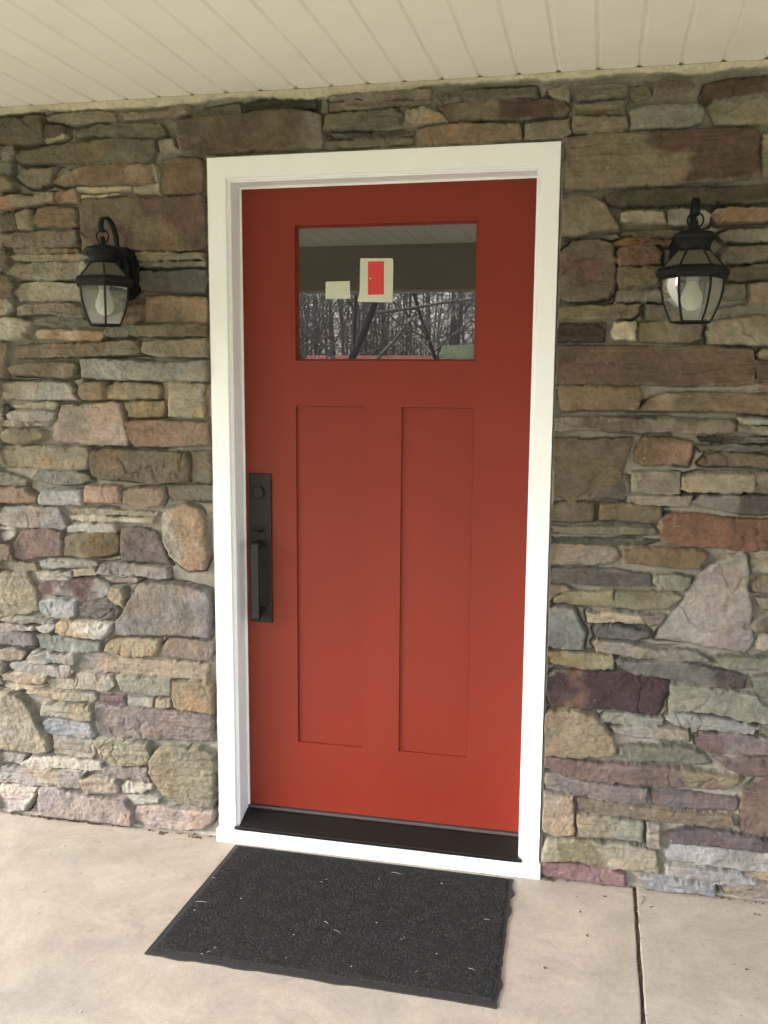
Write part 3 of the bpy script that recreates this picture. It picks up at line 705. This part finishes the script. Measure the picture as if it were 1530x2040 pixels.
# glazing
gf = bmesh.new()
for a in ((wx0+.001, wx1-.001, wz0+.001, wz0+.006), (wx0+.001, wx1-.001, wz1-.006, wz1-.001), (wx0+.001, wx0+.006, wz0+.006, wz1-.006), (wx1-.006, wx1-.001, wz0+.006, wz1-.006)):
    box(gf, a[0], a[1], DY+.0150, DY+.03, a[2], a[3])
obj('glazing_bead', gf, M['red'], dr)
GY = DY+.0195
bm = bmesh.new(); v = [bm.verts.new(p) for p in ((wx0+.004, GY, wz0+.004), (wx1-.004, GY, wz0+.004), (wx1-.004, GY, wz1-.004), (wx0+.004, GY, wz1-.004))]; bm.faces.new(v)
gl = obj('window_pane', bm, M['dglass'], dr)
def sheet(name, pts, m, y, lab, parent, thick=.0004):
    bm = bmesh.new(); P = [at(x, yy, Y=y) for x, yy in pts]; prism(bm, [Vector((p.x, y, p.z)) for p in P], (0, thick, 0)); bmesh.ops.recalc_face_normals(bm, faces=bm.faces)
    o = obj(name, bm, m, parent)
    if lab: o['label'] = lab
    return o
def rr(x0, y0, x1, y1, r, n=4, slant=0):
    P = []
    for cx, cy, a0 in ((x1-r, y0+r, -90), (x1-r, y1-r, 0), (x0+r, y1-r, 90), (x0+r, y0+r, 180)):
        for k in range(n+1): a = R(a0+90*k/n); P.append((cx+r*math.cos(a), cy+r*math.sin(a)))
    return P
LY = GY-.0012
M['film'] = glass_mat('reflection_film', (.75, .85, .78), .03, .3, haze=.3); M['film'].node_tree.nodes['Diffuse BSDF'].inputs[0].default_value = (.36, .44, .36, 1)
sheet('sticker', [(880, 689), (944, 686), (943.5, 716.5), (879, 716.5)], M['film'], LY, 'faint translucent pale green film added for a reflection in the lower corner', dr)  # not a sticker: film added in place of a pale reflection in the glass
lb = sheet('sticker', [(717.8, 515.5), (719, 514.9), (781, 514.5), (783.2, 517), (783.4, 540), (782, 602.5), (711.8, 601), (716.5, 582)], M['paper'], LY, 'pale sticker printed with a small red door', dr)
pd = sheet('printed_door', [(733, 521), (765, 520.6), (764.7, 586.6), (733, 587.4)], M['labelred'], LY-.0006, None, lb)
sheet('printed_knob', [(738+1.7*math.cos(a*.785), 554.6+1.7*math.sin(a*.785)) for a in range(8)], M['paper'], LY-.0012, None, lb)
sheet('sticker', [(648.7, 562.5), (650, 561.3), (695.5, 559.8), (696.8, 561), (697.3, 595), (648.7, 595.7)], M['paper'], LY, 'plain pale sticker', dr)
# entry handle set
hd = obj('handle_plate', bx(.018, .0925, DY-.008, DY+.001, .717, 1.198), M['bronze'], dr, bevel=.0025, seg=3)
cx_ = .0552
bm = bmesh.new(); lathe(bm, [(.0185, -.0005), (.0185, -.009), (.0172, -.0115), (.012, -.0125), (.002, -.0125)], (cx_-.002, DY-.008, 1.138), 32, axis='Y')
obj('deadbolt', bm, M['bronze'], hd, smooth=False, bevel=.0006)
bm = bmesh.new()   # thumb latch: a dished tongue
tp = [(-.013, 0), (.013, 0), (.0145, .02), (.0155, .036), (.010, .045), (-.010, .045), (-.0155, .036), (-.0145, .02)]
prism(bm, [Vector((cx_+x, DY-.008-y, 1.018-.004*(y/.045)**2+.006*(y/.045)**3)) for x, y in tp], (0, 0, -.004)); bmesh.ops.recalc_face_normals(bm, faces=bm.faces)
obj('thumb_latch', bm, M['bronze'], hd, bevel=.0012)
bm = bmesh.new()
gy = DY-.008; P = [(gy, .985), (gy-.046, .985), (gy-.052, .978), (gy-.052, .742), (gy-.046, .735), (gy, .757), (gy, .772), (gy-.039, .752), (gy-.039, .966), (gy, .966)]
prism(bm, [Vector((cx_-.0125, y, z)) for y, z in P], (.025, 0, 0)); bmesh.ops.recalc_face_normals(bm, faces=bm.faces)
obj('grip', bm, M['bronze'], hd, bevel=.002)
# ------------------------------------------------------------------ wall lanterns
def lantern(X, zo, label):
    Y = -.118; t = empty('wall_lantern', (X, .0, 1.80+zo)); tag(t, label, 'wall lamp', 'carriage lanterns either side of the door')
    Z = lambda z: z+zo
    n6 = [R(30+60*k)+R(30) for k in range(6)]      # corners; a flat side faces the front
    def hexp(r, z): return [Vector((X+r*math.cos(a), Y+r*math.sin(a), z)) for a in n6]
    # back plate
    bm = bmesh.new(); pts = []
    for k in range(28):
        a = 2*math.pi*k/28; pts.append((.053*math.copysign(abs(math.cos(a))**.75, math.cos(a)), .084*math.copysign(abs(math.sin(a))**.85, math.sin(a))))
    for sc, y0, y1 in ((1, .03, -.004), (.86, -.004, -.014), (.62, -.014, -.026)):
        prism(bm, [Vector((X+a*sc, y0, Z(1.812)+b_*sc)) for a, b_ in pts], (0, y1-y0, 0))
    bmesh.ops.recalc_face_normals(bm, faces=bm.faces); bp = obj('back_plate', bm, M['iron'], t, bevel=.003)
    bm = bmesh.new(); lathe(bm, [(.008, 0), (.008, -.006), (.004, -.010)], (X, -.026, Z(1.765)), 10, axis='Y'); obj('cap_nut', bm, M['iron'], bp, True)
    bm = bmesh.new(); lathe(bm, [(.008, 0), (.008, -.006), (.004, -.010)], (X, -.026, Z(1.86)), 10, axis='Y'); obj('cap_nut', bm, M['iron'], bp, True)
    # arm: flat strap rising from the plate, arching over and curling at its tip
    P = [(0.0, 1.800), (-.020, 1.806), (-.030, 1.825), (-.031, 1.855), (-.034, 1.890), (-.043, 1.922), (-.060, 1.947), (-.083, 1.960), (-.104, 1.9585), (-.120, 1.949), (-.127, 1.936), (-.126, 1.924), (-.118, 1.917), (-.110, 1.920)]
    bm = bmesh.new()
    Pv = [Vector((X, y, Z(z))) for y, z in P]; sm = []
    for i in range(len(Pv)-1):
        p0, p1, p2, p3 = Pv[max(i-1, 0)], Pv[i], Pv[i+1], Pv[min(i+2, len(Pv)-1)]
        for s in (0, .25, .5, .75): sm.append(.5*((2*p1)+(p2-p0)*s+(2*p0-5*p1+4*p2-p3)*s*s+(3*p1-p0-3*p2+p3)*s**3))
    sm.append(Pv[-1])
    tube(bm, sm, .0095, 10, flat=.38, axis=(1, 0, 0)); obj('arm', bm, M['iron'], t, True)
    bm = bmesh.new(); c = Vector((X, Y, Z(1.9035))); tube(bm, [c+Vector((math.cos(a), 0, math.sin(a)))*.0195 for a in [2*math.pi*k/24 for k in range(25)]], .0024, 8, axis=(0, 1, 0)); obj('ring', bm, M['iron'], t, True)
    # finial, canopy
    bm = bmesh.new(); lathe(bm, [(.0, .020), (.006, .019), (.0075, .013), (.008, .004), (.010, -.002), (.024, -.006), (.046, -.012), (.053, -.018), (.055, -.024), (.050, -.030), (.044, -.036), (.040, -.050), (.037, -.058), (.005, -.058)], (X, Y, Z(1.884)), 30)
    obj('canopy', bm, M['iron'], t, True)
    # roof of six glass panes between ribs
    zr0, zr1, rb, rtp = Z(1.785), Z(1.829), .077, .038
    B, T = hexp(rb, zr0), hexp(rtp, zr1)
    bm = bmesh.new()
    for k in range(6): tube(bm, [B[k], T[k]], .0027, 6)
    tube(bm, B+[B[0], B[1]], .003, 6, axis=(0, 0, 1)); tube(bm, T+[T[0], T[1]], .003, 6, axis=(0, 0, 1))
    rf = obj('roof_frame', bm, M['iron'], t)
    for k in range(6):
        bm = bmesh.new(); bm.faces.new([bm.verts.new(p) for p in (B[k], B[(k+1) % 6], T[(k+1) % 6], T[k])]); obj('roof_pane', bm, M['rglass'], rf)
    # band
    bm = bmesh.new(); pr = [(.078, 1.7865), (.0865, 1.7845), (.0915, 1.777), (.0915, 1.768), (.087, 1.760), (.079, 1.7565), (.070, 1.7565), (.070, 1.7865)]
    rings = [[bm.verts.new(p) for p in hexp(r, Z(z))] for r, z in pr]
    for a, b_ in zip(rings, rings[1:]+rings[:1]):
        for k in range(6): bm.faces.new((a[k], a[(k+1) % 6], b_[(k+1) % 6], b_[k]))
    bmesh.ops.recalc_face_normals(bm, faces=bm.faces); obj('band', bm, M['iron'], t, bevel=.0015)
    # curved glass body
    zz = [1.757, 1.740, 1.718, 1.694, 1.670, 1.648]; rs = [.0765, .0765, .0735, .0675, .0585, .0475]
    rg = [hexp(r, Z(z)) for r, z in zip(rs, zz)]
    bm = bmesh.new()
    for k in range(6): tube(bm, [q[k] for q in rg], .0032, 6)
    tube(bm, rg[-1]+[rg[-1][0], rg[-1][1]], .0032, 6, axis=(0, 0, 1))
    cg = obj('cage', bm, M['iron'], t)
    for k in range(6):
        bm = bmesh.new(); pr_ = [[bm.verts.new(q[k]), bm.verts.new(q[(k+1) % 6])] for q in rg]
        for a, b_ in zip(pr_, pr_[1:]): bm.faces.new((a[0], a[1], b_[1], b_[0]))
        obj('glass_pane', bm, M['lglass'], cg, True)
    bm = bmesh.new(); lathe(bm, [(.001, -.066), (.012, -.064), (.021, -.056), (.0265, -.044), (.0275, -.034), (.025, -.022), (.019, -.008), (.0145, .004), (.013, .012), (.002, .012)], (X, Y, Z(1.742)), 28); obj('bulb', bm, M['bulb'], t, True)
    bm = bmesh.new(); lathe(bm, [(.016, 0), (.016, .05), (.01, .052)], (X, Y, Z(1.75)), 16); obj('socket', bm, M['socket'], t, True)
    return t
lantern(-.349, 0.0, 'black hexagonal lantern on the stone wall left of the red door')
lantern(1.3125, -.002, 'black hexagonal lantern on the stone wall right of the red door')
# ------------------------------------------------------------------ door mat
mp_ = empty('door_mat', (.43, -.33, 0)); tag(mp_, 'worn charcoal carpet mat with torn rubber edge in front of the white sill', 'door mat')
MC = [at(x, y, Z=.004) for x, y in ((469, 1683), (1022, 1751), (990, 2006), (288, 1899))]
def edge(a, b_, n, rough, keyk):
    out = []; d = (b_-a); L = d.length; nn = Vector((d.y, -d.x, 0)).normalized()
    for i in range(n):
        s = i/n; k = vn(np.array(s*keyk[0]), np.array(keyk[1]*1.0), 3); k2 = vn(np.array(s*keyk[0]*5), np.array(keyk[1]+4.0), 5)
        out.append(a+d*s+nn*float(-rough*max(0, (k-.45))*2+rough*.35*(k2-.5)))
    return out
ring = edge(MC[0], MC[1], 60, .002, (6, 1.3))+edge(MC[1], MC[2], 130, .010, (14, 2.7))+edge(MC[2], MC[3], 160, .006, (11, 5.1))+edge(MC[3], MC[0], 40, .001, (4, 8))
bm = bmesh.new(); prism(bm, [Vector((p.x, p.y, .0005)) for p in ring], (0, 0, .0035)); bmesh.ops.recalc_face_normals(bm, faces=bm.faces); obj('rubber_backing', bm, M['rubber'], mp_)
def inset(t1, t2, t3, t4):
    c = sum(MC, Vector())/4; q = []
    ex = (MC[1]-MC[0]).normalized(); ey = (MC[3]-MC[0]).normalized()
    return [MC[0]+ex*t4+ey*t1, MC[1]-ex*t2+ey*t1, MC[2]-ex*t2-ey*t3, MC[3]+ex*t4-ey*t3]
IC = inset(.008, .009, .016, .012)
nxm, nym = 300, 200; bm = bmesh.new()
U, V_ = np.meshgrid(np.linspace(0, 1, nxm), np.linspace(0, 1, nym), indexing='ij')
ICa = np.array([list(p) for p in IC])
PX = (ICa[0][None, None]*((1-U)*(1-V_))[..., None]+ICa[1][None, None]*(U*(1-V_))[..., None]+ICa[2][None, None]*(U*V_)[..., None]+ICa[3][None, None]*((1-U)*V_)[..., None])
ez = sst(0, .012, np.minimum(np.minimum(U, 1-U), np.minimum(V_, 1-V_)))
PX[..., 2] = .0042+ez*(.005+.0016*(rng.random(U.shape)-.5)+.0020*fbm(PX[..., 0], PX[..., 1], 30, 3, 4))
fa = np.array([[i*nym+j, (i+1)*nym+j, (i+1)*nym+j+1, i*nym+j+1] for i in range(nxm-1) for j in range(nym-1)])[:, ::-1]
me = bpy.data.meshes.new('carpet'); me.from_pydata(PX.reshape(-1, 3).tolist(), [], fa.tolist()); me.update(); bm.free()
cp = link('carpet', me, M['carpet'], mp_, True)
# fibres standing out of the pile
N = 42000; u = rng.random(N); v2 = rng.random(N)
def onmat(u, v): return ((ICa[0][None]*((1-u)*(1-v))[:, None]+ICa[1][None]*(u*(1-v))[:, None]+ICa[2][None]*(u*v)[:, None]+ICa[3][None]*((1-u)*v)[:, None]))
p = onmat(u, v2); p[:, 2] = .0085; a = rng.random(N)*6.283; ln = .002+.005*rng.random(N)**2; hh = .0015+.003*rng.random(N)
d = np.stack([np.cos(a), np.sin(a), 0*a], 1); s = np.stack([-np.sin(a), np.cos(a), 0*a], 1)*.00055
q = np.stack([p-s, p+s, p+d*ln[:, None]+np.array([0, 0, 1])*hh[:, None]], 1).reshape(-1, 3)
me = bpy.data.meshes.new('fibres'); me.from_pydata(q.tolist(), [], np.arange(3*N).reshape(-1, 3).tolist()); fo = link('fibres', me, M['fibre'], cp); fo['kind'] = 'stuff'
# pale lint, straw
bm = bmesh.new()
for x, y, l, an in ((360, 1742, .012, .4), (358, 1797, .0, 0), (400, 1797, .033, .1), (425, 1749, .012, .1), (650, 1752, .01, .8), (640, 1757, .01, 0), (650, 1838, .018, -.6), (672, 1856, .026, -.5), (805, 1868, .012, -1.2), (800, 1871, .008, .2), (940, 1931, .02, -.3), (570, 1908, .008, 1.3), (415, 1896, .012, .7), (402, 1900, .004, 0), (428, 1888, .01, .8), (750, 1838, .004, 0), (970, 1832, .018, 0), (755, 1751, .004, 1.5), (790, 1740, .035, -.2), (830, 1935, .008, .9), (480, 1790, .004, 0), (388, 1813, .006, 1.2), (880, 1760, .006, .3), (870, 1900, .004, .5), (700, 1985-60, .004, .5), (585, 1862, .004, .5)):
    c = at(x, y, Z=.012); l = max(l, .003)
    pts = [c+Vector((math.cos(an)*l*(s-.5), math.sin(an)*l*(s-.5)+.12*l*math.sin(s*3), 0)) for s in (0, .33, .66, 1)]; tube(bm, pts, [.0003, .0005, .0004, .0002] if l > .006 else [.0006, .0010, .0009, .0005], 5)
obj('lint', bm, M['lint'], cp)['kind'] = 'stuff'
# ------------------------------------------------------------------ small debris on the concrete
bm = bmesh.new()
def chip(c, s, flat=.35):
    n = rnd.randint(4, 6); pts = [Vector((c.x+s*rnd.uniform(.5, 1)*math.cos(6.283*k/n), c.y+s*rnd.uniform(.4, 1)*math.sin(6.283*k/n), .0006+s*flat*rnd.random()*.5)) for k in range(n)]; prism(bm, pts, (0, 0, s*flat))
for x, y in ((1205, 1785), (1150, 1787), (1170, 1865), (1156, 1817), (1504, 1822), (1085, 1929), (1463, 1922), (1487, 1932), (1476, 2023), (160, 1740), (130, 1686)):
    c = at(x, y, Z=.0); chip(c, rnd.uniform(.002, .005))
for x, y, l, an in ((1298, 1807, .016, .35), (1280, 1797, .03, 1.2), (1205, 1786, .014, -.2), (1513, 1823, .012, -.4), (185, 1642, .018, .2), (203, 1645, .012, 1.4), (1282, 1787, .012, 2.0)):
    c = at(x, y, Z=.002); tube(bm, [c+Vector((math.cos(an)*l*(s-.5), math.sin(an)*l*(s-.5)+.2*l*s*s, 0)) for s in (0, .4, .7, 1)], [.0006, .0016, .0014, .0004], 5, flat=.5)
for k in range(340):     # dirt gathered along the foot of the wall
    x = rnd.choice((rnd.uniform(-.85, -.50), rnd.uniform(-.75, -.08), rnd.uniform(-.85, -.5), rnd.uniform(.97, 1.7)))
    c = Vector((x, -.0+rnd.gauss(0, .004)+.006, 0)); chip(c, abs(rnd.gauss(0, .0022))+.0008)
for k in range(150): chip(Vector((JX+rnd.gauss(0, .003), -rnd.random()**1.3*1.1-.02, -.004)), .0012+.002*rnd.random())
for x0_, s0 in ((-.145, .012), (-.27, .006), (1.0, .008)):
    for k in range(40): chip(Vector((x0_+rnd.gauss(0, s0), -.004+rnd.gauss(0, .004), 0)), .0015+rnd.random()*.003)
tag(obj('leaf_debris', bm, M['debris']), 'scattered crumbs of dry leaf and dirt on the concrete and along the wall foot', 'debris', kind='stuff')
bm = bmesh.new()
for x, y, s in ((86, 1777, .005), (140, 1693, .003), (154, 1682, .003), (302, 2007, .003), (303, 1944, .003), (142, 2002, .003), (160, 2016, .003), (242, 1946, .002), (1048, 1904, .003), (1108, 1883, .0025), (1187, 1888, .0025), (602, 1957, .004), (368, 1750, .001), (1270, 1817, .003), (1391, 1850, .002), (287, 1860, .002)):
    chip(at(x, y, Z=0), s, .5)
for k in range(60): chip(Vector((rnd.uniform(-.9, 1.7), rnd.uniform(-1.2, -.02), 0)), .0008+.0012*rnd.random(), .5)
tag(obj('pale_crumbs', bm, M['lint']), 'pale crumbs of mortar and paint scattered over the concrete', 'debris', kind='stuff')
# ------------------------------------------------------------------ yard mirrored in the glass: bare trees, woods, red house
def tree_mesh(seed, h, lean, dense, r0_=.12):
    q = random.Random(seed); tr = bmesh.new(); cr = bmesh.new()
    def grow(bm, p, d, L, r, lev):
        n = 4 if lev < 2 else 3; pts = [p.copy()]; rad = [r]; dirs = [d.copy()]
        for i in range(n):
            d = (d+Vector((q.gauss(0, .16), q.gauss(0, .16), q.gauss(.03, .1)))).normalized(); p = p+d*L/n; pts.append(p.copy()); rad.append(max(r*(1-.62*(i+1)/n), .003)); dirs.append(d.copy())
        tube(bm, pts, rad, 6 if lev < 2 else 3, cap=False)
        if lev >= 4: return
        for k in range(dense if lev > 0 else dense+4):
            s = q.uniform(.25 if lev else .22, 1); i = min(int(s*n), n-1); pp = pts[i].lerp(pts[i+1], s*n-i)
            ax = Vector((q.gauss(0, 1), q.gauss(0, 1), q.gauss(0, .4))); ax = (ax-dirs[i]*ax.dot(dirs[i])).normalized()
            nd = (dirs[i]*.55+ax*.85).normalized(); grow(cr if lev == 0 else bm, pp, nd, L*q.uniform(.40, .62), max(rad[i]*.5, .004), lev+1)
    grow(tr, Vector((0, 0, 0)), Vector((lean, 0, 1)).normalized(), h*.85, r0_, 0)
    return tr, cr
protos = []
for k, (h, le, de, r_) in enumerate(((9, .0, 4, .09), (8, .25, 4, .12), (10, -.1, 4, .08))):
    tr, cr = tree_mesh(40+k, h, le, de, r_); a = bpy.data.meshes.new('trunk'); tr.to_mesh(a); tr.free(); a.materials.append(M['bark'])
    c = bpy.data.meshes.new('crown'); cr.to_mesh(c); cr.free(); c.materials.append(M['twig']); protos.append((a, c))
def tree(k, x, y, rz, sc, label):
    t = empty('bare_tree', (x, y, -.2+max(0, min((-y-14)*.02, 3)))); t.rotation_euler.z = rz; t.scale = (sc,)*3; tag(t, label, 'tree', 'bare trees of the yard mirrored in the door glass')
    for nm, me_ in zip(('trunk', 'crown'), protos[k]):
        o = bpy.data.objects.new(nm, me_); C.objects.link(o); o.parent = t
for i, (k, x, y, rz, sc) in enumerate(((1, -3.6, -13.5, .5, .8), (0, -7.6, -24, 1.2, .9), (2, -5.6, -22, 2.2, .8), (0, -1.2, -26, 4, .8), (1, -8.4, -28, 3.6, .9), (2, -12.6, -27, 5, .9), (0, -3.2, -26, .3, .9), (2, .4, -27, 3.1, .8), (0, 3, -18, 2, 1), (1, 6, -22, 4.4, 1), (2, -13, -19, .8, 1), (0, 9, -19, 1.4, 1))):
    tree(k, x, y, rz, sc, 'bare grey tree opposite the porch, about %d metres out, %s' % (-y, 'leaning' if k == 1 else ('tall and slender' if k == 2 else 'thick and spreading')))
# far woods: one mass
q = random.Random(5); bm = bmesh.new()
for k in range(640):
    x = q.uniform(-42, 30); y = q.uniform(-72, -33); z = -.16+min(max(0, (-y-14)*.02), 3); h = q.uniform(6, 13); r_ = q.uniform(.03, .085)
    p0 = Vector((x, y, z)); p1 = p0+Vector((q.gauss(0, .5), q.gauss(0, .5), h)); tube(bm, [p0, p0.lerp(p1, .5)+Vector((q.gauss(0, .15), 0, 0)), p1], [r_, r_*.7, .02], 4, cap=False)
    for j in range(30):
        s = q.uniform(.05, 1); b0 = p0.lerp(p1, s); d = Vector((q.gauss(0, 1), q.gauss(0, 1), q.gauss(.7, .5))).normalized(); L = q.uniform(.6, 3.2)*(1.1-s*.5)
        b1 = b0+d*L; mid = b0.lerp(b1, .5)+Vector((q.gauss(0, .12), 0, q.gauss(0, .12))); tube(bm, [b0, mid, b1], [.022, .014, .007], 3, cap=False)
        for e_ in range(3):
            c0 = b0.lerp(b1, q.uniform(.3, 1)); c1 = c0+Vector((q.gauss(0, .5), q.gauss(0, .5), q.gauss(.2, .5))); tube(bm, [c0, c1], [.010, .004], 3, cap=False)
tag(obj('woodland', bm, M['twig']), 'grey winter woodland beyond the yard, mirrored in the door glass', 'woods', kind='stuff')
# neighbour's red house
hx, hy = -9.6, -27; hz = .06
hs2 = empty('red_house', (hx, hy, hz)); tag(hs2, 'low red house at the edge of the woods, mirrored in the door glass', 'house')
obj('wall', bx(hx-1.2, hx+5, hy-4, hy, hz, hz+1.6), M['barn'], hs2)
bm = bmesh.new(); prism(bm, [Vector((hx-1.5, hy+.3, hz+1.6)), Vector((hx-1.5, hy-2, hz+2.2)), Vector((hx-1.5, hy-4.3, hz+1.6))], (6.8, 0, 0)); bmesh.ops.recalc_face_normals(bm, faces=bm.faces); obj('roof', bm, M['barn'], hs2)
